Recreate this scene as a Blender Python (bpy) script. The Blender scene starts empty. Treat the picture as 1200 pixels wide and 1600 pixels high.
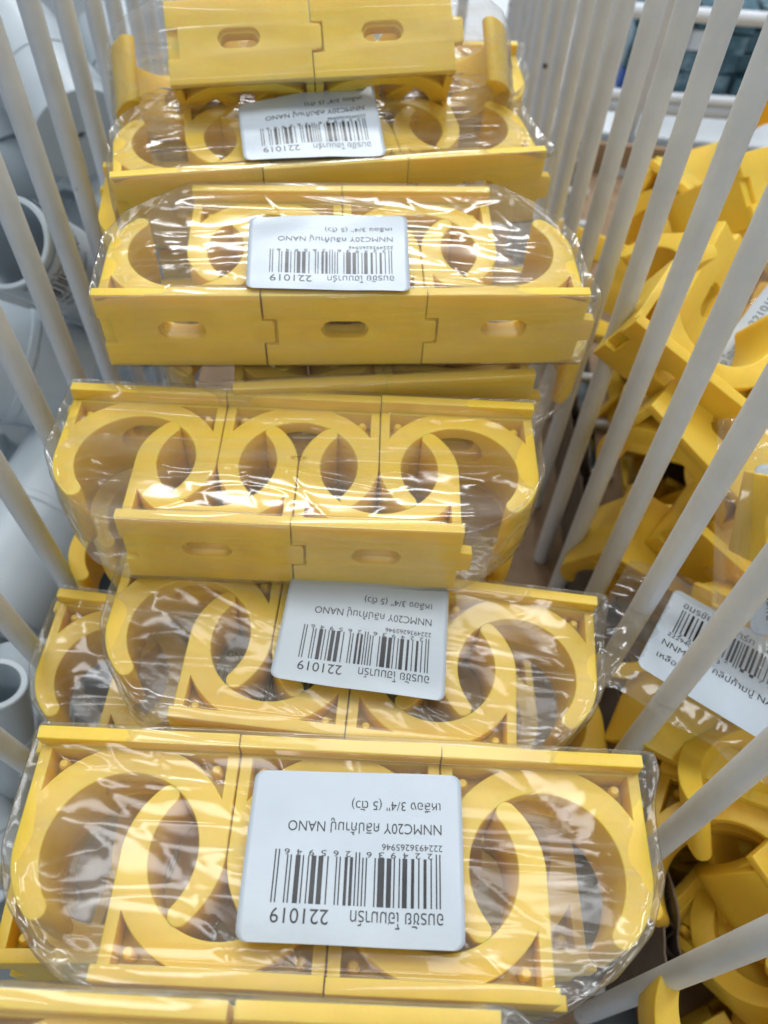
import bpy, bmesh, math, random
from mathutils import Vector, Matrix, noise
from math import sin, cos, pi, radians, sqrt

S = 0.001            # everything below is measured in millimetres
scene = bpy.context.scene
COL = scene.collection

# ------------------------------------------------------------------ camera
M = Matrix(((0.9956, -0.0937, 0.0), (0.07853, 0.83441, -0.54552), (0.05112, 0.54312, 0.8381)))   # camera axes -> world
F_PX = 1311.6
CAM = Vector((0, 0, 280))
cd = bpy.data.cameras.new('camera')
cd.sensor_fit = 'VERTICAL'; cd.sensor_height = 24; cd.sensor_width = 18
cd.lens = 24 * F_PX / 1600
cd.clip_start = 0.005; cd.clip_end = 50
cd.dof.use_dof = True; cd.dof.focus_distance = 0.148; cd.dof.aperture_fstop = 15
cam = bpy.data.objects.new('camera', cd); COL.objects.link(cam)
cam.matrix_world = Matrix.Translation(CAM * S) @ M.to_4x4()
scene.camera = cam

# ------------------------------------------------------------------ light
w = bpy.data.worlds.new('World'); scene.world = w; w.use_nodes = True
bg = w.node_tree.nodes['Background']
bg.inputs[0].default_value = (0.92, 0.96, 1.0, 1); bg.inputs[1].default_value = 0.46

def tube_light(x, y, z, L, wd, power, rot=0):
    ld = bpy.data.lights.new('ceiling_tube', 'AREA'); ld.shape = 'RECTANGLE'
    ld.size = L; ld.size_y = wd; ld.energy = power; ld.color = (0.96, 0.985, 1.0)
    o = bpy.data.objects.new('ceiling_tube', ld); COL.objects.link(o)
    o.location = (x, y, z)
    d = Vector((0, 0.1, 0.15)) - Vector((x, y, z))
    o.rotation_euler = d.to_track_quat('-Z', 'Y').to_euler()
    return o
tube_light(-0.35, 2.65, 2.05, 1.4, 0.26, 38)
tube_light(-0.9, 0.75, 2.3, 0.35, 1.3, 17)
tube_light(0.9, 0.9, 2.3, 0.35, 1.3, 17)
tube_light(0.2, 1.0, 2.3, 1.2, 0.4, 10)
tube_light(0.3, -1.5, 2.2, 1.2, 0.3, 10)

scene.view_settings.view_transform = 'Standard'
scene.view_settings.look = 'None'
scene.view_settings.exposure = -0.18
scene.view_settings.gamma = 1.0
scene.render.engine = 'CYCLES'
cy = scene.cycles
cy.use_denoising = True
cy.use_adaptive_sampling = True; cy.adaptive_threshold = 0.03; cy.adaptive_min_samples = 16
cy.max_bounces = 8; cy.diffuse_bounces = 4; cy.glossy_bounces = 3; cy.transmission_bounces = 4
cy.transparent_max_bounces = 40
cy.caustics_reflective = False; cy.caustics_refractive = False
cy.sample_clamp_indirect = 6

# ------------------------------------------------------------------ materials
def new_mat(name):
    m = bpy.data.materials.new(name); m.use_nodes = True
    nt = m.node_tree; return m, nt, nt.nodes, nt.links, nt.nodes['Principled BSDF']

def plastic(name, col, rough=0.38, sss=0.0, var=0.10, bump=0.05, radius=(1, .5, .1), scl=90, specks=None, grime=None):
    m, nt, N, L, b = new_mat(name)
    tc = N.new('ShaderNodeTexCoord')
    n1 = N.new('ShaderNodeTexNoise'); n1.inputs['Scale'].default_value = scl; n1.inputs['Detail'].default_value = 6
    L.new(tc.outputs['Object'], n1.inputs['Vector'])
    mr = N.new('ShaderNodeMapRange'); mr.inputs[1].default_value = .3; mr.inputs[2].default_value = .7
    mr.inputs[3].default_value = 1 - var; mr.inputs[4].default_value = 1 + var * .4
    L.new(n1.outputs['Fac'], mr.inputs[0])
    hs = N.new('ShaderNodeHueSaturation'); hs.inputs['Color'].default_value = (*col, 1)
    L.new(mr.outputs[0], hs.inputs['Value'])
    out = hs.outputs['Color']
    if grime:
        n3 = N.new('ShaderNodeTexNoise'); n3.inputs['Scale'].default_value = grime[2]; n3.inputs['Detail'].default_value = 9
        n3.inputs['Roughness'].default_value = .68
        L.new(tc.outputs['Object'], n3.inputs['Vector'])
        r3 = N.new('ShaderNodeMapRange'); r3.inputs[1].default_value = .5; r3.inputs[2].default_value = .78
        r3.inputs[3].default_value = 0; r3.inputs[4].default_value = grime[1]
        L.new(n3.outputs['Fac'], r3.inputs[0])
        mx = N.new('ShaderNodeMix'); mx.data_type = 'RGBA'; mx.inputs[7].default_value = (*grime[0], 1)
        L.new(r3.outputs[0], mx.inputs[0]); L.new(out, mx.inputs[6]); out = mx.outputs[2]
    if specks:
        v = N.new('ShaderNodeTexVoronoi'); v.inputs['Scale'].default_value = specks[1]
        L.new(tc.outputs['Object'], v.inputs['Vector'])
        r4 = N.new('ShaderNodeMapRange'); r4.inputs[1].default_value = .035; r4.inputs[2].default_value = .06
        r4.inputs[3].default_value = 1; r4.inputs[4].default_value = 0
        L.new(v.outputs['Distance'], r4.inputs[0])
        mx = N.new('ShaderNodeMix'); mx.data_type = 'RGBA'; mx.inputs[7].default_value = (*specks[0], 1)
        L.new(r4.outputs[0], mx.inputs[0]); L.new(out, mx.inputs[6]); out = mx.outputs[2]
    L.new(out, b.inputs['Base Color'])
    n2 = N.new('ShaderNodeTexNoise'); n2.inputs['Scale'].default_value = 1400; n2.inputs['Detail'].default_value = 3
    L.new(tc.outputs['Object'], n2.inputs['Vector'])
    n4 = N.new('ShaderNodeTexNoise'); n4.inputs['Scale'].default_value = 160; n4.inputs['Detail'].default_value = 2
    L.new(tc.outputs['Object'], n4.inputs['Vector'])
    ad = N.new('ShaderNodeMath'); ad.operation = 'MULTIPLY_ADD'; ad.inputs[1].default_value = 3.0
    L.new(n4.outputs['Fac'], ad.inputs[0]); L.new(n2.outputs['Fac'], ad.inputs[2])
    bp = N.new('ShaderNodeBump'); bp.inputs['Strength'].default_value = bump; bp.inputs['Distance'].default_value = 0.0004
    L.new(ad.outputs[0], bp.inputs['Height']); L.new(bp.outputs['Normal'], b.inputs['Normal'])
    rr = N.new('ShaderNodeMapRange'); rr.inputs[3].default_value = rough - .07; rr.inputs[4].default_value = rough + .1
    L.new(n1.outputs['Fac'], rr.inputs[0]); L.new(rr.outputs[0], b.inputs['Roughness'])
    if sss:
        b.inputs['Subsurface Weight'].default_value = sss
        b.inputs['Subsurface Radius'].default_value = radius
        b.inputs['Subsurface Scale'].default_value = 0.0022
    return m

YEL = plastic('yellow_plastic', (0.92, 0.635, 0.075), .38, sss=.6, var=.08, bump=.12, scl=55, grime=((.45, .28, .05), .22, 70))
WIRE = plastic('white_coated_wire', (0.74, 0.79, 0.85), .40, var=.07, bump=.2, scl=60, grime=((.40, .37, .34), .22, 38), specks=((.08, .07, .06), 42))
PVC = plastic('white_pvc', (0.48, 0.55, 0.60), .34, var=.05, bump=.05, scl=40, specks=((.12, .12, .12), 50), grime=((.42, .42, .42), .25, 25))
PAPER = plastic('label_paper', (0.50, 0.57, 0.64), .30, var=.03, bump=.06)
INK = plastic('black_print', (0.012, 0.012, 0.016), .32, var=.02)
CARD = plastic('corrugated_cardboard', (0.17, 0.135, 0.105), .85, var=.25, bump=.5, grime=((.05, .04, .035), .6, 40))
DECK = plastic('shelf_paint', (0.13, 0.16, 0.18), .45, var=.06, grime=((.3, .3, .3), .4, 12))
BLUE = plastic('blue_card', (0.02, 0.08, 0.32), .5, var=.2)
TEAL = plastic('teal_packets', (0.06, 0.15, 0.20), .35, var=.5, scl=60, grime=((.45, .55, .6), .9, 60))
GREY = plastic('dark_grey_plastic', (0.05, 0.065, 0.08), .5, var=.2)

def film_mat(name, haze=.05, bump=.55, tint=(1, 1, 1)):
    m, nt, N, L, b = new_mat(name); N.remove(b)
    out = N['Material Output']
    tc = N.new('ShaderNodeTexCoord')
    mp = N.new('ShaderNodeMapping'); mp.inputs['Scale'].default_value = (1.0, 2.6, 1.0); mp.inputs['Rotation'].default_value = (0, 0, .5)
    L.new(tc.outputs['Object'], mp.inputs['Vector'])
    def ridge(vec, sc, det):
        n = N.new('ShaderNodeTexNoise'); n.inputs['Scale'].default_value = sc; n.inputs['Detail'].default_value = det
        n.inputs['Distortion'].default_value = .6
        L.new(vec, n.inputs['Vector'])
        a = N.new('ShaderNodeMath'); a.operation = 'SUBTRACT'; a.inputs[1].default_value = .5; L.new(n.outputs['Fac'], a.inputs[0])
        c = N.new('ShaderNodeMath'); c.operation = 'ABSOLUTE'; L.new(a.outputs[0], c.inputs[0])
        d = N.new('ShaderNodeMath'); d.operation = 'SUBTRACT'; d.inputs[0].default_value = .5; L.new(c.outputs[0], d.inputs[1])
        e = N.new('ShaderNodeMath'); e.operation = 'POWER'; e.inputs[1].default_value = 5; L.new(d.outputs[0], e.inputs[0])
        return e.outputs[0]
    def stretched(rotz, sx, sy, sc, det, pw):
        q = N.new('ShaderNodeMapping'); q.inputs['Scale'].default_value = (sx, sy, 1); q.inputs['Rotation'].default_value = (0, 0, rotz)
        L.new(tc.outputs['Object'], q.inputs['Vector'])
        n = N.new('ShaderNodeTexNoise'); n.inputs['Scale'].default_value = sc; n.inputs['Detail'].default_value = det
        n.inputs['Distortion'].default_value = .25; L.new(q.outputs[0], n.inputs['Vector'])
        a = N.new('ShaderNodeMath'); a.operation = 'SUBTRACT'; a.inputs[1].default_value = .5; L.new(n.outputs['Fac'], a.inputs[0])
        c = N.new('ShaderNodeMath'); c.operation = 'ABSOLUTE'; L.new(a.outputs[0], c.inputs[0])
        d = N.new('ShaderNodeMath'); d.operation = 'SUBTRACT'; d.inputs[0].default_value = 1; L.new(c.outputs[0], d.inputs[1])
        e = N.new('ShaderNodeMath'); e.operation = 'POWER'; e.inputs[1].default_value = pw; L.new(d.outputs[0], e.inputs[0])
        return e.outputs[0]
    r1 = stretched(.45, .12, 1.0, 110, 1, 34); r2 = stretched(-.95, .10, 1.0, 90, 1, 40); r3 = stretched(.1, .5, 1.0, 30, 2, 6)
    s1 = N.new('ShaderNodeMath'); s1.operation = 'ADD'; L.new(r1, s1.inputs[0]); L.new(r2, s1.inputs[1])
    ad = N.new('ShaderNodeMath'); ad.operation = 'MULTIPLY_ADD'; ad.inputs[1].default_value = 1.6
    L.new(r3, ad.inputs[0]); L.new(s1.outputs[0], ad.inputs[2])
    bp = N.new('ShaderNodeBump'); bp.inputs['Strength'].default_value = bump; bp.inputs['Distance'].default_value = 0.00018
    L.new(ad.outputs[0], bp.inputs['Height'])
    tr = N.new('ShaderNodeBsdfTransparent'); tr.inputs[0].default_value = (.97 * tint[0], .97 * tint[1], .97 * tint[2], 1)
    gl = N.new('ShaderNodeBsdfGlossy'); gl.inputs['Roughness'].default_value = .12; L.new(bp.outputs[0], gl.inputs['Normal'])
    df = N.new('ShaderNodeBsdfTranslucent'); df.inputs[0].default_value = (.9, .93, .95, 1)
    d2 = N.new('ShaderNodeBsdfDiffuse'); d2.inputs[0].default_value = (.9, .93, .95, 1)
    dm = N.new('ShaderNodeMixShader'); L.new(df.outputs[0], dm.inputs[1]); L.new(d2.outputs[0], dm.inputs[2])
    fr = N.new('ShaderNodeFresnel'); fr.inputs['IOR'].default_value = 1.5; L.new(bp.outputs[0], fr.inputs['Normal'])
    ge = N.new('ShaderNodeNewGeometry'); io = N.new('ShaderNodeMapRange'); io.inputs[3].default_value = 1.5; io.inputs[4].default_value = 1 / 1.5
    L.new(ge.outputs['Backfacing'], io.inputs[0]); L.new(io.outputs[0], fr.inputs['IOR'])
    fm = N.new('ShaderNodeMath'); fm.operation = 'MULTIPLY'; fm.inputs[1].default_value = 1.05; fm.use_clamp = True
    L.new(fr.outputs[0], fm.inputs[0])
    hz = N.new('ShaderNodeMapRange'); hz.inputs[1].default_value = .8; hz.inputs[2].default_value = 2.6
    hz.inputs[3].default_value = haze * .5; hz.inputs[4].default_value = haze * 2.6
    L.new(ad.outputs[0], hz.inputs[0])
    m1 = N.new('ShaderNodeMixShader'); L.new(hz.outputs[0], m1.inputs[0]); L.new(tr.outputs[0], m1.inputs[1]); L.new(dm.outputs[0], m1.inputs[2])
    m2 = N.new('ShaderNodeMixShader'); L.new(fm.outputs[0], m2.inputs[0]); L.new(m1.outputs[0], m2.inputs[1]); L.new(gl.outputs[0], m2.inputs[2])
    L.new(m2.outputs[0], out.inputs['Surface'])
    return m
FILM = film_mat('clear_film', .07)

# ------------------------------------------------------------------ helpers
def P(u, v, z):                      # a point of the place seen at (u, v), z millimetres deep
    return CAM + M @ Vector(((u - 600) / F_PX * z, -(v - 800) / F_PX * z, -z))

def link(o, parent=None):
    COL.objects.link(o)
    if parent is not None: o.parent = parent
    return o

def tag(o, label, cat, group=None, kind=None):
    if label: o['label'] = label
    if cat: o['category'] = cat
    if group: o['group'] = group
    if kind: o['kind'] = kind
    return o

def empty(name, loc=(0, 0, 0), R=None):
    o = bpy.data.objects.new(name, None); o.empty_display_size = .01
    mw = (R.to_4x4() if R is not None else Matrix.Identity(4))
    o.matrix_world = Matrix.Translation(Vector(loc) * S) @ mw
    return link(o)

def mesh_obj(name, verts, faces, mat, parent=None, smooth=True, angle=35):
    me = bpy.data.meshes.new(name)
    me.from_pydata([tuple(Vector(v) * S) for v in verts], [], faces); me.update()
    if mat: me.materials.append(mat)
    if smooth:
        me.polygons.foreach_set('use_smooth', [True] * len(me.polygons))
        if angle: me.set_sharp_from_angle(angle=radians(angle))
    return link(bpy.data.objects.new(name, me), parent)

class MB:
    def __init__(s): s.v = []; s.f = []
    def add(s, vs, fs):
        o = len(s.v); s.v += [Vector(v) for v in vs]; s.f += [tuple(i + o for i in f) for f in fs]
    def box(s, c, d, R=None):
        vs = [Vector((x * d[0] / 2, y * d[1] / 2, z * d[2] / 2)) for x in (-1, 1) for y in (-1, 1) for z in (-1, 1)]
        if R: vs = [R @ v for v in vs]
        s.add([v + Vector(c) for v in vs], [(0, 1, 3, 2), (4, 6, 7, 5), (0, 4, 5, 1), (2, 3, 7, 6), (0, 2, 6, 4), (1, 5, 7, 3)])
    def tube(s, pts, r, n=16, cap=True):
        pts = [Vector(p) for p in pts]; rings = []
        rr = r if isinstance(r, (list, tuple)) else [r] * len(pts)
        t = (pts[1] - pts[0]).normalized(); a = t.orthogonal().normalized()
        for i, p in enumerate(pts):
            if i == 0: t = pts[1] - pts[0]
            elif i == len(pts) - 1: t = pts[-1] - pts[-2]
            else: t = pts[i + 1] - pts[i - 1]
            t.normalize(); a = (a - t * a.dot(t)).normalized(); b = t.cross(a)
            rings.append([p + (a * cos(2 * pi * k / n) + b * sin(2 * pi * k / n)) * rr[i] for k in range(n)])
        o = len(s.v)
        for rg in rings: s.v += rg
        for i in range(len(pts) - 1):
            for k in range(n):
                s.f.append((o + i * n + k, o + i * n + (k + 1) % n, o + (i + 1) * n + (k + 1) % n, o + (i + 1) * n + k))
        if cap:
            s.f.append(tuple(o + k for k in range(n))[::-1]); s.f.append(tuple(o + (len(pts) - 1) * n + k for k in range(n)))
    def lathe(s, prof, o0, ax, n=48):      # closed profile of (radius, height) about an axis
        ax = Vector(ax).normalized(); a = ax.orthogonal().normalized(); b = ax.cross(a); o = len(s.v); o0 = Vector(o0); m = len(prof)
        for k in range(n):
            d = a * cos(2 * pi * k / n) + b * sin(2 * pi * k / n)
            for r, h in prof: s.v.append(o0 + d * r + ax * h)
        for k in range(n):
            for j in range(m):
                s.f.append((o + k * m + j, o + ((k + 1) % n) * m + j, o + ((k + 1) % n) * m + (j + 1) % m, o + k * m + (j + 1) % m))
    def build(s, name, mat, parent=None, smooth=True, angle=35):
        return mesh_obj(name, s.v, s.f, mat, parent, smooth, angle)

def curve_mesh(name, loops, depth, bevel, xf=None):
    """closed 2-D loops (first outer, others holes) extruded to +-depth/2 with rounded edges; in mm."""
    cu = bpy.data.curves.new(name, 'CURVE'); cu.dimensions = '2D'; cu.fill_mode = 'BOTH'
    cu.extrude = (depth / 2 - bevel); cu.bevel_depth = bevel; cu.bevel_resolution = 2; cu.offset = -bevel
    for lp in loops:
        sp = cu.splines.new('POLY'); sp.points.add(len(lp) - 1); sp.use_cyclic_u = True
        for i, p in enumerate(lp): sp.points[i].co = (p[0], p[1], 0, 1)
    o = bpy.data.objects.new(name, cu); COL.objects.link(o)
    dg = bpy.context.evaluated_depsgraph_get(); dg.update()
    me = bpy.data.meshes.new_from_object(o.evaluated_get(dg))
    bpy.data.objects.remove(o); bpy.data.curves.remove(cu)
    bm = bmesh.new(); bm.from_mesh(me)
    bmesh.ops.remove_doubles(bm, verts=bm.verts, dist=1e-3)
    if xf: bmesh.ops.transform(bm, matrix=xf, verts=bm.verts)
    bmesh.ops.recalc_face_normals(bm, faces=bm.faces)
    bm.to_mesh(me); bm.free(); return me

def boolean(me, cutters):
    o = bpy.data.objects.new('tmp', me); COL.objects.link(o); tmp = []
    for c in cutters:
        co = bpy.data.objects.new('tmpc', c); COL.objects.link(co); tmp.append(co)
        md = o.modifiers.new('b', 'BOOLEAN'); md.operation = 'DIFFERENCE'; md.object = co; md.solver = 'EXACT'
    dg = bpy.context.evaluated_depsgraph_get(); dg.update()
    r = bpy.data.meshes.new_from_object(o.evaluated_get(dg))
    for t in tmp + [o]: bpy.data.objects.remove(t)
    return r

def stadium(L, H, n=10, cx=0, cy=0):
    r = H / 2; h = L / 2 - r; pts = []
    for i in range(n + 1): t = -pi / 2 + pi * i / n; pts.append((cx + h + r * cos(t), cy + r * sin(t)))
    for i in range(n + 1): t = pi / 2 + pi * i / n; pts.append((cx - h + r * cos(t), cy + r * sin(t)))
    return pts

# ------------------------------------------------------------------ the pipe clip
W, D, H = 34.0, 19.5, 18.84
Ri, Ro, RZ = 12.4, 16.55, 16.0

def clip_meshes(k=1.0, name=''):
    # ring: plan outline seen along the pipe, base below (y = -H)
    tip = radians(39.5); out = []
    yb = -17.5
    out += [(-W / 2 + .12, yb), (W / 2 - .12, yb), (W / 2 - .12, -6)]
    n = 26
    for i in range(n + 1):
        t = radians(-9) + (tip - radians(-9)) * i / n
        ro = Ro + .33 - 1.0 * max(0, t / tip) ** 1.4
        if t < 0: ro = (W / 2 - .12) / cos(t)
        out.append((ro * cos(t), ro * sin(t)))
    rin, rout = Ri, Ro - .67; rc = (rin + rout) / 2; rr = (rout - rin) / 2
    ct = Vector((rc * cos(tip), rc * sin(tip)))
    for i in range(1, 9):
        t = tip + pi * i / 9
        out.append((ct.x + rr * cos(t), ct.y + rr * sin(t)))
    n = 72; a0, a1 = tip, -pi - tip
    for i in range(n + 1):
        t = a0 + (a1 - a0) * i / n
        out.append((Ri * cos(t), Ri * sin(t)))
    for i in range(1, 9):
        t = (pi - tip) - pi + pi * i / 9 * 1 + 0
        t = (pi - tip) + pi - pi * (-i) / 9
        out.append((-ct.x + rr * cos(t), ct.y + rr * sin(t)))
    n = 26
    for i in range(n + 1):
        t = radians(-9) + (tip - radians(-9)) * (n - i) / n
        ro = Ro + .33 - 1.0 * max(0, t / tip) ** 1.4
        if t < 0: ro = (W / 2 - .12) / cos(t)
        out.append((-ro * cos(t), ro * sin(t)))
    out.append((-W / 2 + .12, -6))
    loops = [out]
    for sg in (1, -1):
        x1 = 14.9; y0 = -16.1; rp = Ro + .75; pk = [(x1, y0)]
        ta = -math.acos(x1 / rp); tb = -math.asin(16.0 / rp) if 16.0 < rp else -pi / 2
        for i in range(13):
            t = ta + (tb - ta) * i / 12
            pk.append((rp * cos(t), rp * sin(t)))
        pk = [(x * sg, y) for x, y in pk]
        if sg < 0: pk = pk[::-1]
        loops.append(pk)
    ring = curve_mesh('clamp_ring' + name, loops, RZ, .28, Matrix.Translation((0, 0, -1.3)))
    Rx = Matrix.Rotation(radians(90), 4, 'X')
    c1 = curve_mesh('c', [stadium(9.0, 4.2)], 40, .05, Matrix.Translation((0, -20, 0)) @ Rx)
    c2 = curve_mesh('c', [stadium(12.5, 7.4)], 20, .05, Matrix.Translation((0, -4.2, 0)) @ Rx)
    ring = boolean(ring, [c1, c2])
    bm = bmesh.new(); bm.from_mesh(ring)
    # floors of the corner pockets and the little pegs standing in them
    mb = MB()
    for sg in (1, -1):
        a, b, c = (15.6 * sg, -17.0), (15.6 * sg, -7.5), (4.5 * sg, -16.9)
        vs = [(*a, -1.2), (*b, -1.2), (*c, -1.2), (*a, 1.4), (*b, 1.4), (*c, 1.4)]
        mb.add(vs, [(0, 1, 2), (5, 4, 3), (0, 3, 4, 1), (1, 4, 5, 2), (2, 5, 3, 0)])
        mb.tube([(13.0 * sg, -14.2, -5.2), (13.0 * sg, -14.2, 4.4), (13.0 * sg, -14.2, 4.9)], [.95, .95, .6], 14)
    o = len(bm.verts)
    nv = [bm.verts.new(v) for v in mb.v]
    for f in mb.f: bm.faces.new([nv[i] for i in f])
    bmesh.ops.recalc_face_normals(bm, faces=bm.faces)
    bmesh.ops.scale(bm, vec=(k * S,) * 3, verts=bm.verts)
    bm.to_mesh(ring); bm.free()
    # base plate with its slot, tab and notch
    h, d = W / 2 - .1, D / 2
    t0, t1 = -3.3, 3.0
    pl = [(-h, -d), (h, -d), (h, t0), (h + 2.2, t0 + .3), (h + 2.5, t0 + .9), (h + 2.5, t1 - .9), (h + 2.2, t1 - .3), (h, t1), (h, d), (-h, d),
          (-h, t1 + .5), (-h + 2.7, t1 + .4), (-h + 2.7, t0 - .4), (-h, t0 - .5)]
    plate = curve_mesh('base_plate' + name, [pl, stadium(9.9, 4.7, 10, 0, .4)], 2.3, .22, Matrix.Translation((0, -H + 1.15, 0)) @ Rx)
    bm = bmesh.new(); bm.from_mesh(plate); bmesh.ops.scale(bm, vec=(k * S,) * 3, verts=bm.verts); bm.to_mesh(plate); bm.free()
    for me in (ring, plate):
        me.materials.clear(); me.materials.append(YEL)
        me.polygons.foreach_set('use_smooth', [True] * len(me.polygons)); me.set_sharp_from_angle(angle=radians(38))
    return plate, ring

PLATE, RING = clip_meshes()
PLATE2, RING2 = clip_meshes(1.17, '_large')

def make_clip(label, group, mw, big=False, name='pipe_clip'):
    o = bpy.data.objects.new(name, None); o.empty_display_size = .01; link(o); o.matrix_world = mw
    tag(o, label, 'pipe clip', group)
    a = bpy.data.objects.new('base_plate', PLATE2 if big else PLATE); link(a, o)
    b = bpy.data.objects.new('clamp_ring', RING2 if big else RING); link(b, o)
    return o

# ------------------------------------------------------------------ printed labels
def text_geo(body, size, align='LEFT'):
    cu = bpy.data.curves.new('t', 'FONT'); cu.body = body; cu.size = size; cu.align_x = align; cu.resolution_u = 3; cu.offset = 0
    o = bpy.data.objects.new('t', cu); COL.objects.link(o)
    dg = bpy.context.evaluated_depsgraph_get(); dg.update()
    me = bpy.data.meshes.new_from_object(o.evaluated_get(dg))
    vs = [v.co.copy() for v in me.vertices]; fs = [tuple(p.vertices) for p in me.polygons]
    bpy.data.objects.remove(o); bpy.data.curves.remove(cu); bpy.data.meshes.remove(me)
    return vs, fs

def fit_text(body, x0, x1, ybase, height):
    """text stretched to run from x0 to x1 with a capital height, label coordinates"""
    vs, fs = text_geo(body, 1.0)
    if not vs: return vs, fs
    xa = min(v.x for v in vs); xb = max(v.x for v in vs)
    sx = (x1 - x0) / max(xb - xa, 1e-6); sy = height / .72
    return [Vector((x0 + (v.x - xa) * sx, ybase + v.y * sy, 0)) for v in vs], fs

LC = ['0001101', '0011001', '0010011', '0111101', '0100011', '0110001', '0101111', '0111011', '0110111', '0001011']
PAR = ['LLLLLL', 'LLGLGG', 'LLGGLG', 'LLGGGL', 'LGLLGG', 'LGGLLG', 'LGGGLL', 'LGLGLG', 'LGLGGL', 'LGGLGL']
def ean(code):
    s = '101'
    for c, p in zip(code[1:7], PAR[int(code[0])]):
        q = LC[int(c)]
        if p == 'G': q = ''.join('1' if x == '0' else '0' for x in q)[::-1]
        s += q
    s += '01010'
    for c in code[7:]: s += ''.join('1' if x == '0' else '0' for x in LC[int(c)])
    return s + '101'

LW, LH = 33.6, 25.5
def label_art(kind):
    """two lists of (verts, faces): printed text, barcode; origin lower left of the upright label"""
    T = []; Bv, Bf = [], []
    def bars(code, x0, x1, ytop, ylow, ydig):
        s = ean(code); u = (x1 - x0) / len(s); i = 0
        while i < len(s):
            if s[i] == '1':
                j = i
                while j < len(s) and s[j] == '1': j += 1
                gd = i < 3 or i > 91 or 45 <= i <= 49
                xa, xb = x0 + i * u + .03, x0 + j * u - .03
                yl = ylow - (.75 if gd else 0); n = 12; o = len(Bv)
                for k in range(n + 1):
                    y = ytop + (yl - ytop) * k / n
                    Bv.append(Vector((xa, y, 0))); Bv.append(Vector((xb, y, 0)))
                for k in range(n): Bf.append((o + 2 * k, o + 2 * k + 1, o + 2 * k + 3, o + 2 * k + 2)[::-1])
                i = j
            else: i += 1
        for q, c in enumerate(code[1:]):
            xx = x0 + (3 + 7 * q + (5 if q > 5 else 0)) * u
            T.append(fit_text(c, xx + 1.6 * u, xx + 4.6 * u, ydig, .9))
    if kind == 'small':
        T.append(fit_text('อมรชัย โฮมมาร์ท', 3.2, 17.0, 20.7, 2.0))
        T.append(fit_text('221019', 20.2, 28.8, 20.8, 2.15))
        bars('2224936265946', 3.5, 29.0, 20.1, 13.2, 12.35)
        T.append(fit_text('2224936265946', 3.2, 12.6, 11.1, 1.0))
        T.append(fit_text('NNMC20Y คลิปก้ามปู NANO', 3.3, 27.4, 8.0, 1.65))
        T.append(fit_text("เหลือง 3/4'' (5 ตัว)", 3.4, 17.6, 4.6, 1.45))
    elif kind == 'large':
        T.append(fit_text('อมรชัย โฮมมาร์ท', 3.0, 18.2, 21.2, 2.0))
        T.append(fit_text('221019', 20.5, 29.5, 21.2, 2.15))
        bars('2229402117543', 3.2, 29.5, 20.4, 13.6, 12.8)
        T.append(fit_text('2229402117543', 2.6, 13.6, 11.6, 1.1))
        T.append(fit_text('NNMC25Y คลิปก้ามปู NANO', 2.4, 28.6, 8.6, 1.7))
        T.append(fit_text('เหลือง 1"', 2.5, 10.0, 5.0, 1.6))
    elif kind == 'elbow':
        T.append(fit_text('อมรชัย โฮมมาร์ท', 3.2, 17.0, 20.7, 2.0))
        T.append(fit_text('180871', 20.2, 28.8, 20.8, 2.15))
        bars('1802123451876', 3.5, 29.0, 20.1, 13.2, 12.35)
        T.append(fit_text('18021235', 3.2, 12.6, 11.1, 1.1))
        T.append(fit_text('HB90-25 NANO', 3.3, 20.0, 8.0, 1.9))
        T.append(fit_text('มิล >', 3.4, 9.0, 4.4, 1.8))
    tv, tf = [], []
    for vs, fs in T:
        o = len(tv); tv += vs; tf += [tuple(i + o for i in f) for f in fs]
    return (tv, tf), (Bv, Bf)

ART = {k: label_art(k) for k in ('small', 'large', 'elbow')}

def sticker(parent, surf, kind, label=None, round_r=1.6):
    """surf(fx, fy, lift) -> point; fx from the left, fy from the foot of the upright label, both 0..1"""
    nx, ny = 36, 28; mb = MB(); idx = {}
    def rc(i, j):     # grid pulled in at the rounded corners
        x, y = i / nx * LW, j / ny * LH
        return x, y
    vs = []; fs = []
    rad = round_r
    # rows from outline: for each row give x extent
    for j in range(ny + 1):
        y = j / ny * LH
        # denser rows near top and bottom
        y = LH * (.5 - .5 * cos(pi * j / ny)) if True else y
        e = 0
        if y < rad: e = rad - sqrt(max(0, rad ** 2 - (rad - y) ** 2))
        if y > LH - rad: e = rad - sqrt(max(0, rad ** 2 - (y - LH + rad) ** 2))
        for i in range(nx + 1):
            x = e + (LW - 2 * e) * i / nx
            vs.append(surf(x / LW, y / LH, 0.0))
    for j in range(ny):
        for i in range(nx):
            a = j * (nx + 1) + i; fs.append((a, a + 1, a + nx + 2, a + nx + 1))
    st = mesh_obj('sticker', vs, fs, PAPER, parent, True, None)
    sol = st.modifiers.new('thickness', 'SOLIDIFY'); sol.thickness = .05 * S; sol.offset = -1
    if label: st['label'] = label
    (tv, tf), (bv, bf) = ART[kind]
    mesh_obj('printed_text', [surf(v.x / LW, v.y / LH, .05) for v in tv], tf, INK, st, False)
    mesh_obj('barcode', [surf(v.x / LW, v.y / LH, .05) for v in bv], bf, INK, st, False)
    return st

# ------------------------------------------------------------------ bags
def ridged(p, sharp=2.2):
    return (1 - abs(noise.noise(p))) ** sharp

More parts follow.
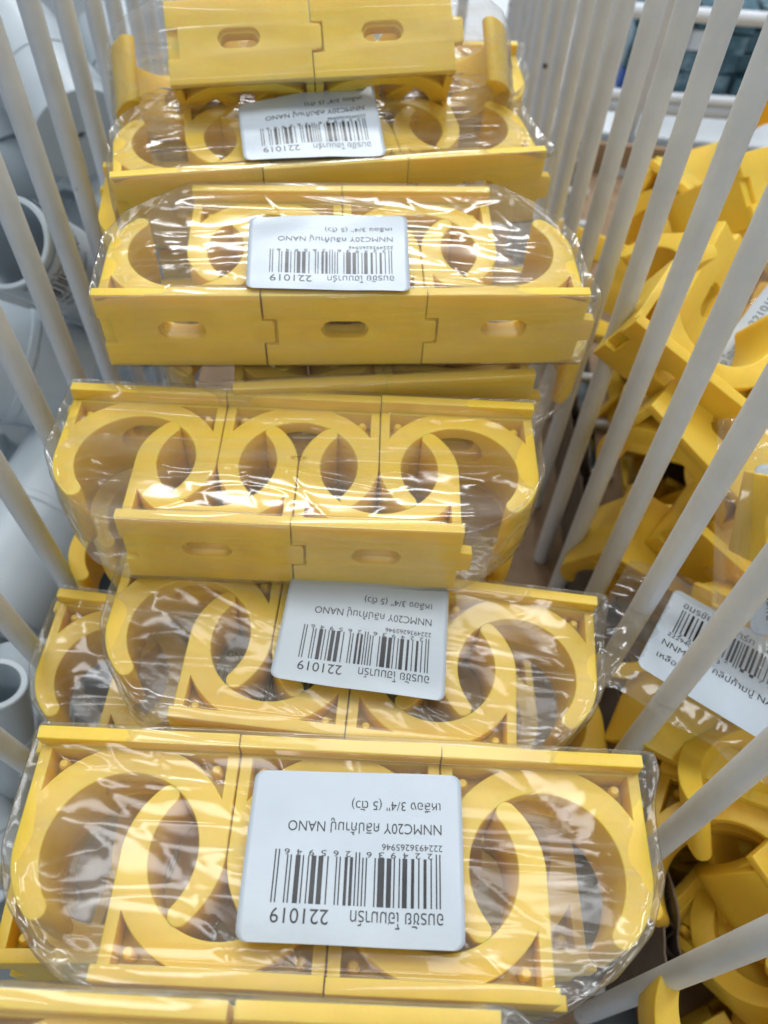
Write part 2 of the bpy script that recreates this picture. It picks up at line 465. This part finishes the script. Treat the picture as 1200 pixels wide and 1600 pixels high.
def film_mesh(kind, seed, loose=1.0, zf=10.1, name='film'):
    rnd = random.Random(seed)
    if kind == 'T3': pts = [(-51.5, 19.5), (0, 19.7), (53.5, 19.5), (53.6, 16.5), (52.0, 10), (51.9, -1), (48.6, -8.6), (42.5, -15), (35.2, -19.6), (0, -19.7), (-36.5, -19.6), (-43, -15), (-48.8, -8.4), (-51.8, -1), (-51.8, 10)]
    else: pts = [(-34.9, 19.6), (0, 19.7), (36.5, 19.6), (42, 14.6), (48.2, 8.6), (51.6, 1), (52.0, -10), (53.5, -16.5), (53.6, -19.5), (0, -19.7), (-51.6, -19.5), (-51.8, -10), (-51.5, 1), (-48, 8.6), (-41, 14.8)]
    # even resampling of the outline
    seg = []; n = len(pts); tot = 0
    for i in range(n):
        a, b = Vector(pts[i]), Vector(pts[(i + 1) % n]); seg.append((a, b, (b - a).length)); tot += (b - a).length
    NA = 340; ol = []
    for k in range(NA):
        t = tot * k / NA
        for a, b, l in seg:
            if t <= l: ol.append(a + (b - a) * (t / l)); break
            t -= l
    for _ in range(2): ol = [(ol[i - 1] + ol[i] * 2 + ol[(i + 1) % NA]) / 4 for i in range(NA)]
    sx, sy, sz = rnd.uniform(0, 90), rnd.uniform(0, 90), rnd.uniform(0, 90)
    ang = rnd.uniform(-.5, .5)
    prof = [(s / 46, zf) for s in range(1, 46)] + [(.988, zf - .15), (.997, zf - .6)] + [(1.0, zf - 1.4 - (2 * zf - 2.8) * i / 12) for i in range(13)]
    prof += [(.99, -zf + .4)] + [(1 - i / 16, -zf) for i in range(1, 16)]
    def wr(x, y, z):
        e = min(1, max(0, (abs(x) - 36) / 14)); e = e * e * (3 - 2 * e)
        ca, sa = cos(ang), sin(ang)
        u, v = x * ca + y * sa, -x * sa + y * ca
        a = ridged(Vector((u * .016 + sx, v * .06 + sy, z * .05 + sz)), 12) * .8
        b = ridged(Vector((u * .04 + sy, v * .09 - sx, z * .1)), 14) * .5
        # diagonal pulls from the ends
        c = ridged(Vector(((x + y) * .075 + sz, (x - y) * .02, z * .1 + 3)), 14) * .6
        d = ridged(Vector((x * .06 + 9, y * .08 + sz, z * .07)), 4) * 1.9 + ridged(Vector((x * .13 + 9, y * .10 + sx, z * .12)), 7) * .6
        return a, b, c, d, e
    V = []; Fc = []
    V.append((0, 0, zf - 2.0))
    for s, z in prof:
        for k in range(NA):
            o = ol[k]; x, y = o.x * s, o.y * s
            a, b, c, d, e = wr(x, y, z)
            if s < .985:
                sag = 2.0 * max(0, cos(y / 19.7 * pi / 2)) ** .5
                sg = 1 if z > 0 else -1
                endrop = e * 2.2 * max(0, (abs(x) - 42) / 12) * loose
                dz = -sag + (a * .5 + b * .35 + c * .35) * (1 - e * .3) + (d - 1.3) * e * .6 * loose - endrop
                fade = min(1, (1 - s) * 9 + .2)
                if abs(y) > 16 and abs(x) < 36: dz = max(dz * .25, 0)
                V.append((x, y, z + sg * dz * (fade if abs(x) < 40 else 1)))
            else:
                nrm = Vector((o.x * .3, o.y, 0))
                side = 1 if abs(o.y) < 18.5 else 0
                nn = Vector((o.x, o.y * 1.2, 0)).normalized() if side else Vector((0, 1 if o.y > 0 else -1, 0))
                q = (a + b) * .28 + .02 if not side else max(-.3, (d - 1.0)) * .24 * loose + c * .2 + .05
                sqz = (1 - .0 * side)
                V.append((x + nn.x * q, y + nn.y * q, z * sqz))
    m = len(prof)
    for k in range(NA): Fc.append((0, 1 + k, 1 + (k + 1) % NA)[::-1])
    for r in range(m - 1):
        for k in range(NA):
            a = 1 + r * NA + k; b = 1 + r * NA + (k + 1) % NA
            Fc.append((a, b, b + NA, a + NA)[::-1])
    V.append((0, 0, -zf + 2.0)); e = len(V) - 1
    for k in range(NA): Fc.append((1 + (m - 1) * NA + k, 1 + (m - 1) * NA + (k + 1) % NA, e)[::-1])
    return V, Fc

POSE = {
 'A': ((-2.62, 25.44, 131.16), ((0.9991, -0.0361, -0.0228), (0.0375, 0.9972, 0.065), (0.0203, -0.0658, 0.9976))),
 'B': ((-3.64, 69.4, 112.4), ((0.9992, 0.0097, 0.0376), (-0.0107, 0.9996, 0.0272), (-0.0373, -0.0276, 0.9989))),
 'C': ((-18.8, 102.53, 130.1), ((0.9982, -0.06, -0.008), (0.0605, 0.9926, 0.1051), (0.0017, -0.1054, 0.9944))),
 'D': ((-14.19, 147.6, 150.01), ((0.9929, -0.117, -0.0203), (0.1178, 0.9922, 0.0402), (0.0154, -0.0423, 0.999))),
 'E': ((-23.14, 189.29, 150.05), ((0.9667, -0.2556, -0.0125), (0.2559, 0.9647, 0.0618), (-0.0037, -0.0629, 0.998))),
 'F': ((-28.8, 211.6, 158.5), ((0.9826, -0.0629, -0.1748), (0.1796, 0.5622, 0.8073), (0.0475, -0.8246, 0.5637))),
}
def off(key, v, yaw=0, tilt=0, roll=0):
    t, R = POSE[key]; R = Matrix(R)
    return (Vector(t) + Vector(v), R @ Matrix.Rotation(yaw, 3, 'Z') @ Matrix.Rotation(tilt, 3, 'X') @ Matrix.Rotation(roll, 3, 'Y'))

LIFT = {'far': 'far', 'near': 'near'}
def ortho(R):
    return Matrix(R).to_quaternion().to_matrix()

def bag(pose, kind, seed, bag_label, where, lab=None, labz=10.5, loose=1.0, film=True):
    t, R = pose; R = ortho(R); mw = Matrix.Translation(Vector(t) * S) @ R.to_4x4()
    rnd = random.Random(seed)
    rowt = (-34, 0, 34) if kind == 'T3' else (-17, 17)
    if seed == 71: rowt = (-17.5, 17.5)
    rowb = (-17, 17) if kind == 'T3' else (-34, 0, 34)
    nm3 = ('left', 'middle', 'right'); nm2 = ('left', 'right')
    for row, flip in ((rowt, True), (rowb, False)):
        nm = nm3 if len(row) == 3 else nm2
        for q, x in enumerate(row):
            loc = Matrix.Translation(Vector((x, rnd.uniform(-.12, .12), rnd.uniform(-.25, .25))) * S) @ Matrix.Rotation(radians(rnd.uniform(-.35, .35)), 4, 'Z')
            if flip: loc = loc @ Matrix.Rotation(pi, 4, 'Z')
            make_clip('yellow clip, %s of the %s row in %s' % (nm[q], 'far' if flip else 'near', where), 'yellow pipe clips packed in clear bags', mw @ loc)
    if not film: return None
    b = empty('plastic_bag', t, R); tag(b, bag_label, 'plastic bag', 'clear bags of five yellow clips')
    V, Fc = film_mesh(kind, seed, loose)
    mesh_obj('film', V, Fc, FILM, b, True, None)
    if lab:
        # lab: four local corners, as seen: lower left, lower right, upper right, upper left
        c = [Vector((*p[:2], (p[2] if len(p) > 2 else labz))) for p in lab]
        def surf(fx, fy, lift):
            # upright label is turned half round: its left edge is the right edge seen from here
            gx, gy = 1 - fx, 1 - fy
            lo = c[0].lerp(c[1], gx); hi = c[3].lerp(c[2], gx); p = lo.lerp(hi, gy)
            wv = noise.noise(Vector((gx * 1.7 + seed, gy * 1.6, 0))) * .7 + noise.noise(Vector((gx * 4 + seed, gy * 3.3, 4))) * .18
            return Vector((p.x, p.y, p.z + wv + .25 + lift))
        sticker(b, surf, 'small')
    return b

# ------------------------------------------------------------------ the wire basket
def wall_fn(n, a, o):
    A = Matrix((n, a, (0, 0, 1))).inverted()
    return lambda al, z=-150: A @ Vector((o, al, z))
wr = wall_fn((-.998, -.059, -.015), (.058, -.997, .047), -63.92)
wl = wall_fn((-.995, -.102, .024), (.1, -.992, -.077), 68.16)
basket = empty('wire_basket', (0, 200, 0)); tag(basket, 'white plastic coated wire basket divider with tall upright rods around the bags of clips', 'wire basket')
def rel(p): return Vector(p) - Vector((0, 200, 0))
rr = random.Random(5)
for k in range(-2, 18):
    p = wr(-23.5 - 24.15 * k); d = Vector((.018, -.046, -.999))
    mb = MB(); j = rr.uniform(-.6, .6)
    pts = []
    for i in range(13):
        s = -110 + 380 * i / 12
        q = p + d * s + Vector((j * sin(s * .012 + k), 0, 0)) + CAM; pts.append(rel(q))
    mb.tube(pts, 2.6, 20); mb.build('rod', WIRE, basket)
dl = Vector((-.032, .075, -.997))
for k in range(-1, 17):
    al = -19.0 - 24.9 * k
    p = wl(al); d = dl; mb = MB(); j = rr.uniform(-.6, .6); pts = []
    for i in range(13):
        s = -110 + 380 * i / 12
        q = p + d * s + Vector((j * sin(s * .012 + k), 0, 0)) + CAM
        pts.append(rel(q))
    mb.tube(pts, 2.6, 20); mb.build('rod', WIRE, basket)
for k in range(-4, 8):         # far wall
    x = k * 24.5 - 60; 
    mb = MB(); mb.tube([rel((x, 432 + .02 * x, 262)), rel((x + 1, 430, 120)), rel((x + 2, 428, 12))], 2.6, 16); mb.build('rod', WIRE, basket)
for x0, y0, x1, y1, z, r in ((70, 436, 420, 452, 33, 3.2), (70, 437, 420, 453, 26, 2.6), (70, 438, 420, 454, 75, 3.4), (-160, 436, 70, 438, 262, 3.4)):
    mb = MB(); mb.tube([rel((x0, y0, z)), rel((x1, y1, z))], r, 16); mb.build('rail', WIRE, basket)
for y in range(-30, 440, 26):   # basket floor wires
    mb = MB(); mb.tube([rel((-100, y, 9)), rel((90, y, 9))], 2.0, 12); mb.build('floor_wire', WIRE, basket)

# ground the racks stand on
mb = MB(); mb.box((0, 900, -6), (3600, 2600, 10)); sh = mb.build('shelf_floor', DECK, None, False); tag(sh, None, None, kind='structure')

# ------------------------------------------------------------------ bags in view
LAB_A = [(-13.5, -12.9), (20.3, -12.7), (20.0, 13.3), (-13.7, 12.7)]
LAB_B = [(-16.0, -9.0), (18.6, -10.0), (18.4, 15.9), (-15.0, 14.9)]
LAB_D = [(-19.9, -17.8), (13.4, -19.0), (14.2, 6.5), (-20.3, 5.8)]
LAB_E = [(-21.0, -16.9), (11.9, -18.1), (13.6, 11.0, 13.0), (-20.4, 7.1)]
PA = (Vector(POSE['A'][0]), POSE['A'][1])
bag(PA, 'T3', 11, 'clear bag of clips carrying the largest label near the bottom', 'the bag with the largest label', LAB_A)
bag((POSE['B'][0], POSE['B'][1]), 'T3', 23, 'clear bag whose label is half tucked under the unlabelled middle bag', 'the bag with the half tucked label', LAB_B)
bag((POSE['C'][0], POSE['C'][1]), 'T3', 31, 'clear bag in the middle of the pile with no label on its face', 'the unlabelled middle bag', None, loose=1.2)
bag((POSE['D'][0], POSE['D'][1]), 'T2', 47, 'clear bag whose label shines with glare above three slotted base plates', 'the bag with the glaring label', LAB_D)
bag((POSE['E'][0], POSE['E'][1]), 'T2', 53, 'clear bag with the smallest crooked label, behind the glaring one', 'the bag with the smallest crooked label', LAB_E)
bag((POSE['F'][0], POSE['F'][1]), 'T3', 67, 'clear bag tipped on edge at the top, two slotted plates showing', 'the bag tipped on edge at the top')
# G: nearest, cut by the bottom edge
tg = P(363, 1561, 107) - M @ Vector((0, 0, 0))
RG = Matrix(POSE['A'][1])
cg = tg - RG @ Vector((0, H, D / 2))
bag((cg, RG), 'T2', 71, 'nearest clear bag, cut off by the bottom edge of the photo', 'the nearest bag at the bottom edge', None)
# lower layers seen between and through the bags above
bag(off('A', (-7, 5, -21.5), .04), 'T2', 83, 'buried clear bag lying directly beneath the bag with the largest label', 'the layer beneath the largest label', None, film=False)
bag(off('B', (-20, -2.5, -21.5), .0), 'T3', 91, 'buried clear bag jutting out left beneath the half tucked label', 'the bag jutting out left below', LAB_B)
bag(off('C', (1, 3, -24), .03), 'T3', 97, 'buried clear bag lying beneath the unlabelled middle bag', 'the layer beneath the middle bag', None, film=False)
bag(off('D', (9, -4, -20.5), .06), 'T3', 101, 'buried clear bag showing a strip of base plates under the glaring label bag', 'the bag under the glaring label bag', None)
bag(off('E', (-8, -3, -21.5), -.1), 'T3', 107, 'buried clear bag lying beneath the smallest crooked label bag', 'the layer beneath the smallest label', None, film=False)
bag(off('E', (2, 44, -12), -.12), 'T3', 113, 'buried clear bag lying behind the tipped bag at the top', 'the bag behind the tipped one', None)
bag((Vector(POSE['F'][0]) + Vector((-5, 23, -34)), POSE['F'][1]), 'T3', 139, 'buried clear bag standing right behind the tipped bag at the top', 'the bag standing behind the tipped one', None)
bag(off('B', (14, 4, -45), .1), 'T2', 127, 'deepest clear bag glimpsed beside the right rods under the half tucked label', 'the deepest layer by the right rods', None, film=False)
bag(off('A', (-12, 2, -44), -.16), 'T3', 131, 'deepest clear bag glimpsed through the rings of the largest label bag', 'the deepest layer at the near end', None, film=False)
bag(off('C', (-10, 0, -46), -.1), 'T3', 137, 'deepest clear bag glimpsed beneath the middle of the pile', 'the deepest layer in the middle', None, film=False)

# ------------------------------------------------------------------ cardboard liner
mb = MB()
def crd(xo, thick):
    n = 160; vs = []; fs = []
    for i in range(n + 1):
        y = 20 + 330 * i / n
        top = 58 - (y - 70) * .13 + noise.noise(Vector((y * .11, xo, 0))) * 4 + noise.noise(Vector((y * .5, xo, 3))) * 2.2
        x = 71 - (y - 100) * .05 + xo
        vs += [(x, y, 0), (x, y, top), (x + thick, y, 0), (x + thick, y, top)]
    for i in range(n):
        a = 4 * i
        fs += [(a, a + 1, a + 5, a + 4), (a + 2, a + 6, a + 7, a + 3), (a + 1, a + 3, a + 7, a + 5)]
    mb.add(vs, fs)
crd(0, .5); crd(4.4, .5)
n = 1200; vs = []; fs = []
for i in range(n + 1):
    y = 20 + 330 * i / n; x = 71 - (y - 100) * .05 + .5 + 1.95 * (1 + sin(y * 2 * pi / 7.5))
    top = 57 - (y - 70) * .13 + noise.noise(Vector((y * .3, 7, 0))) * 3
    vs += [(x, y, 0), (x, y, top)]
for i in range(n): fs.append((2 * i, 2 * i + 1, 2 * i + 3, 2 * i + 2))
mb.add(vs, fs)
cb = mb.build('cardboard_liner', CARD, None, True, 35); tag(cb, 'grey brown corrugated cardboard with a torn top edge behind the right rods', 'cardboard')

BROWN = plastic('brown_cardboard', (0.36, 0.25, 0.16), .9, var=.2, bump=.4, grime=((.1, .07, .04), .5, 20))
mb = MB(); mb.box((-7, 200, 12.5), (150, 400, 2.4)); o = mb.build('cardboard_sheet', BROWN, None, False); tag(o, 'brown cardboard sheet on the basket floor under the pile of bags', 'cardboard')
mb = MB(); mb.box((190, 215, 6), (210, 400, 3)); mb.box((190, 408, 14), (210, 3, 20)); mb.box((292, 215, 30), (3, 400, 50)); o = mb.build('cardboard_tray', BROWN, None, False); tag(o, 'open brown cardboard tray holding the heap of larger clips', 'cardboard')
# ------------------------------------------------------------------ loose larger clips on the right
def rot(rx, ry, rz): return Matrix.Rotation(radians(rz), 3, 'Z') @ Matrix.Rotation(radians(ry), 3, 'Y') @ Matrix.Rotation(radians(rx), 3, 'X')
def big(u, v, z, r, label, spin=0):      # turned in camera axes, after a spin about the clip's own axis
    R = M @ rot(*r) @ Matrix.Rotation(radians(spin), 3, 'Z')
    return make_clip(label, 'larger yellow clips heaped right of the rods', Matrix.Translation(P(u, v, z) * S) @ R.to_4x4(), True)
RB = random.Random(77)
big(1072, 1330, 236, (-25, -5, 10), 'large yellow clip low in the heap between the two nearest rods', 130)
big(1135, 1395, 192, (-35, -15, 15), 'large yellow clip lying with its ring between the two nearest rods', 150)
big(1225, 1470, 205, (-60, -5, 30), 'large shaded yellow clip at the right edge between the two nearest rods', 200)
big(1060, 1560, 225, (-20, 40, 100), 'large shaded yellow clip beneath the nearest rod')
big(1005, 985, 250, (-50, 20, 60), 'large shaded yellow clip behind the torn cardboard edge', 20)
big(985, 880, 262, (-110, 10, -30), 'large shaded yellow clip deep beside the torn cardboard')
big(1112, 505, 222, (-15, 5, -37), 'large yellow clip lying open with its ring around a small barcode')
big(1055, 725, 236, (-114, 0, -47), 'large yellow clip on edge, its long plain plate slanting down right')
big(1290, 830, 190, (-98, 0, 172), 'large yellow clip with a square tab beside a white label at the right edge')
big(1185, 820, 236, (-20, 0, -42), 'large yellow clip with a hollow corner pocket above the labels')
big(1080, 1150, 214, (-105, 0, -28), 'large yellow clip lying in shade beneath the slanting label')
big(1210, 1255, 182, (-58, 10, 22), 'large yellow clip with one long curved arm reaching down left', 128)
big(1165, 1590, 168, (-30, 0, 10), 'large yellow clip at the lower right corner', 10)
big(1075, 1262, 232, (-70, 0, 100), 'large yellow clip with dark nicks on its end by the thick rod')
big(1205, 215, 320, (-30, 10, 80), 'blurred large yellow clip ring at the right edge of the heap')
big(1130, 320, 290, (-80, 30, 25), 'blurred large yellow clip with a blocky plate at the top of the heap')
big(1040, 390, 300, (-40, 20, 130), 'blurred large yellow clip between the far rods')
big(960, 420, 310, (-60, -20, -30), 'blurred large yellow clip farthest left in the heap')
big(1010, 470, 262, (-50, 10, 60), 'large yellow clip in shade left of the open ring')
k = 0
names_l = ['second', 'third', 'fourth', 'fifth', 'sixth', 'seventh', 'eighth', 'ninth', 'tenth']
for gx in range(4):
    for gy in range(12):
        for lay in range(3):
            x = 112 + gx * 35 + RB.uniform(-8, 8); y = -8 + gy * 29 + RB.uniform(-8, 8)
            z = 72 - gy * 1.5 - lay * 26 + RB.uniform(-6, 6) + gx * 4
            R = rot(RB.uniform(0, 360), RB.uniform(-60, 60), RB.uniform(0, 360))
            make_clip('large yellow clip half buried in the heap right of the rods', 'large clips buried in the right heap', Matrix.Translation(Vector((x, y, z)) * S) @ R.to_4x4(), True)

# white labels on the right heap, each on its own flat piece of bag
def loose_label(u, v, z, r, kind, label):
    R = M @ rot(*r); b = empty('plastic_bag', P(u, v, z), R); tag(b, label, 'plastic bag', 'clear bags on the right heap')
    sd = u * .37
    def surf(fx, fy, lift):
        x, y = (fx - .5) * LW * 1.12, (fy - .5) * LH * 1.12
        wv = noise.noise(Vector((fx * 1.5 + sd, fy * 1.5, 0))) * .9
        return Vector((x, y, wv + .4 + lift))
    sticker(b, surf, kind)
    # torn flap of film around the label
    n = 40; vs = []; fs = []
    for i in range(n + 1):
        for j in range(n + 1):
            x, y = (i / n - .5) * 62, (j / n - .5) * 44
            q = ridged(Vector((x * .08 + sd, y * .2, 1)), 5) * 1.5 + ridged(Vector((x * .3, y * .12 + sd, 1)), 5) * .8
            dx = max(0, abs(x) - 17) ; dy = max(0, abs(y) - 13)
            vs.append((x, y, .1 + q * min(1, (dx + dy) / 5) * .9 - (dx ** 1.6) * .06 - (dy ** 1.6) * .06))
    for i in range(n):
        for j in range(n):
            a = i * (n + 1) + j; fs.append((a, a + n + 1, a + n + 2, a + 1))
    mesh_obj('film', vs, fs, FILM, b, True, None)
loose_label(1148, 1048, 184, (-44, -16, -31), 'large', 'clear bag with a slanting one inch label lying on orange clips near the rods')
loose_label(1214, 552, 232, (-35, 0, 52), 'large', 'clear bag whose narrow label stands inside the open large ring')
loose_label(1290, 862, 178, (-20, 10, 84), 'large', 'clear bag with a blank label corner at the right edge of the photo')

# ------------------------------------------------------------------ white pipe fittings on the left
def sleeve(mb, o, ax, L, r, wall, bead=True):
    pr = [(r - wall, 0), (r - .3, 0), (r, .4), (r, L - .4), (r - .3, L), (r - wall, L)]
    mb.lathe(pr, o, ax, 56)
def fitting(A, B, rad, label, lab=None, wall=2.6, tee=False):
    a, b = P(*A), P(*B); c = (a + b) / 2; y = (a - b); Lh = y.length; y.normalize()
    z = (CAM - c); z = (z - y * z.dot(y)).normalized(); x = y.cross(z)
    R = Matrix((x, y, z)).transposed()
    e = empty('pipe_fitting', c, R); tag(e, label, 'pipe fitting', 'white pipe fittings left of the rods')
    m = MB(); sleeve(m, (0, -Lh / 2, 0), (0, 1, 0), Lh, rad, wall); m.build('body', PVC, e)
    m = MB(); sleeve(m, (0, -1.5, 0), (0, 1, 0), 3, rad + .6, 1); m.build('collar', PVC, e)
    if tee:
        m = MB(); sleeve(m, (rad * .8 * tee, 0, 0), (tee, 0, 0), rad * 1.5, rad * .95, wall); m.build('branch', PVC, e)
    if lab:
        def surf(fx, fy, lift):
            t = (fx - .5) * LW / rad + radians(lab[0]); q = rad + .9 + lift
            return Vector((q * sin(t), (fy - .5) * LH + lab[1], q * cos(t)))
        sticker(e, surf, 'elbow')
    return e
fitting((20, 60, 325), (128, 212, 305), 18, 'thick white coupling near the top left behind the rods', wall=16.5)
fitting((8, 378, 240), (165, 455, 300), 13.5, 'open ended white coupling with a barcode label wrapped round it', (20, 15), wall=1.5)
fitting((-70, 545, 280), (125, 600, 302), 20, 'large white pipe piece lying below the barcode coupling')
fitting((-20, 965, 272), (150, 680, 308), 20, 'broad bright white coupling halfway down the left side')
fitting((-9, 1068, 216), (18, 1210, 246), 8.2, 'narrow open white pipe end at the left edge', wall=1.8)
fitting((56, 1215, 246), (62, 1010, 258), 12.5, 'white coupling with a barcode label beside the nearest bags', (0, 3))
fitting((-70, 1250, 240), (30, 1400, 232), 12, 'shaded white pipe piece low down at the left edge')
fitting((-70, 10, 330), (40, 110, 345), 20, 'greyish white pipe piece at the top left corner')
fitting((140, 345, 345), (250, 230, 360), 18, 'white tee behind the rods beside the small crooked label bag', tee=-1)
fitting((185, 60, 380), (235, 190, 365), 20, 'blurred white coupling beside the top of the rods')
fitting((-90, 700, 300), (20, 760, 318), 15, 'white pipe piece tucked between two large couplings at the left edge')
fitting((-30, 290, 350), (80, 250, 375), 17, 'dim grey tee deep behind the upper rods', tee=1)

# ------------------------------------------------------------------ blurred background
def block(name, cat, label, c, d, mat, rz=0, group=None):
    mb = MB(); mb.box((0, 0, 0), d); o = mb.build(name, mat, None, False)
    o.location = Vector(c) * S; o.rotation_euler = (0, 0, radians(rz))
    bv = o.modifiers.new('b', 'BEVEL'); bv.width = .0015; bv.segments = 2
    tag(o, label, cat, group); return o
WHITE = plastic('white_board', (0.7, 0.74, 0.78), .5, var=.05)
block('storage_tray', 'tray', 'wide white tray behind the far rails on the right', (250, 700, 0), (560, 500, 8), WHITE)
def packets(x0, n, rz, label):
    e = empty('packet_stack', (x0, 505, 6), Matrix.Rotation(radians(rz), 3, 'Z')); tag(e, label, 'packets', 'teal packet stacks behind the rails')
    q = random.Random(n * 7 + int(x0))
    for i in range(n):
        for k in range(4):
            mb = MB(); mb.box((i * 17 + q.uniform(-1, 1), q.uniform(-4, 4), 6 + k * 12.5), (14.5, 26, 11), Matrix.Rotation(q.uniform(-.08, .08), 3, 'Y'))
            mb.build('packet', TEAL if q.random() < .72 else (WHITE if q.random() < .6 else BLUE), e, False)
packets(120, 5, 3, 'dark teal stack of small packets behind the far rails')
packets(232, 4, -2, 'middle teal stack of small packets behind the far rails')
packets(330, 5, -5, 'teal stack of small packets behind the rails at the right edge')
block('card_box', 'box', 'small blue box beyond the teal packets at the upper right', (300, 690, 20), (46, 30, 34), BLUE, 5)
block('card_box', 'box', 'small pale box beside the blue one at the upper right', (225, 700, 18), (50, 30, 30), GREY, -5)
block('card_box', 'box', 'long white carton beyond the teal packets', (330, 800, 30), (300, 60, 60), WHITE, 2)

def flap(c, s, rz, label):
    t = 1.2
    mb = MB(); a = [(-s, 0, 0), (s, 0, 0), (0, 0, s * 1.5)]
    mb.add([(x, y - t / 2, z) for x, y, z in a] + [(x, y + t / 2, z) for x, y, z in a], [(0, 1, 2), (5, 4, 3), (0, 3, 4, 1), (1, 4, 5, 2), (2, 5, 3, 0)])
    o = mb.build('carton_flap', PAPER, None, False); o.location = Vector(c) * S; o.rotation_euler = (radians(-25), 0, radians(rz)); tag(o, label, 'carton flap')
flap((118, 405, 5), 18, 5, 'small white pointed carton flap at the far end of the heap, left one')
flap((160, 408, 5), 18, -6, 'small white pointed carton flap at the far end of the heap, right one')
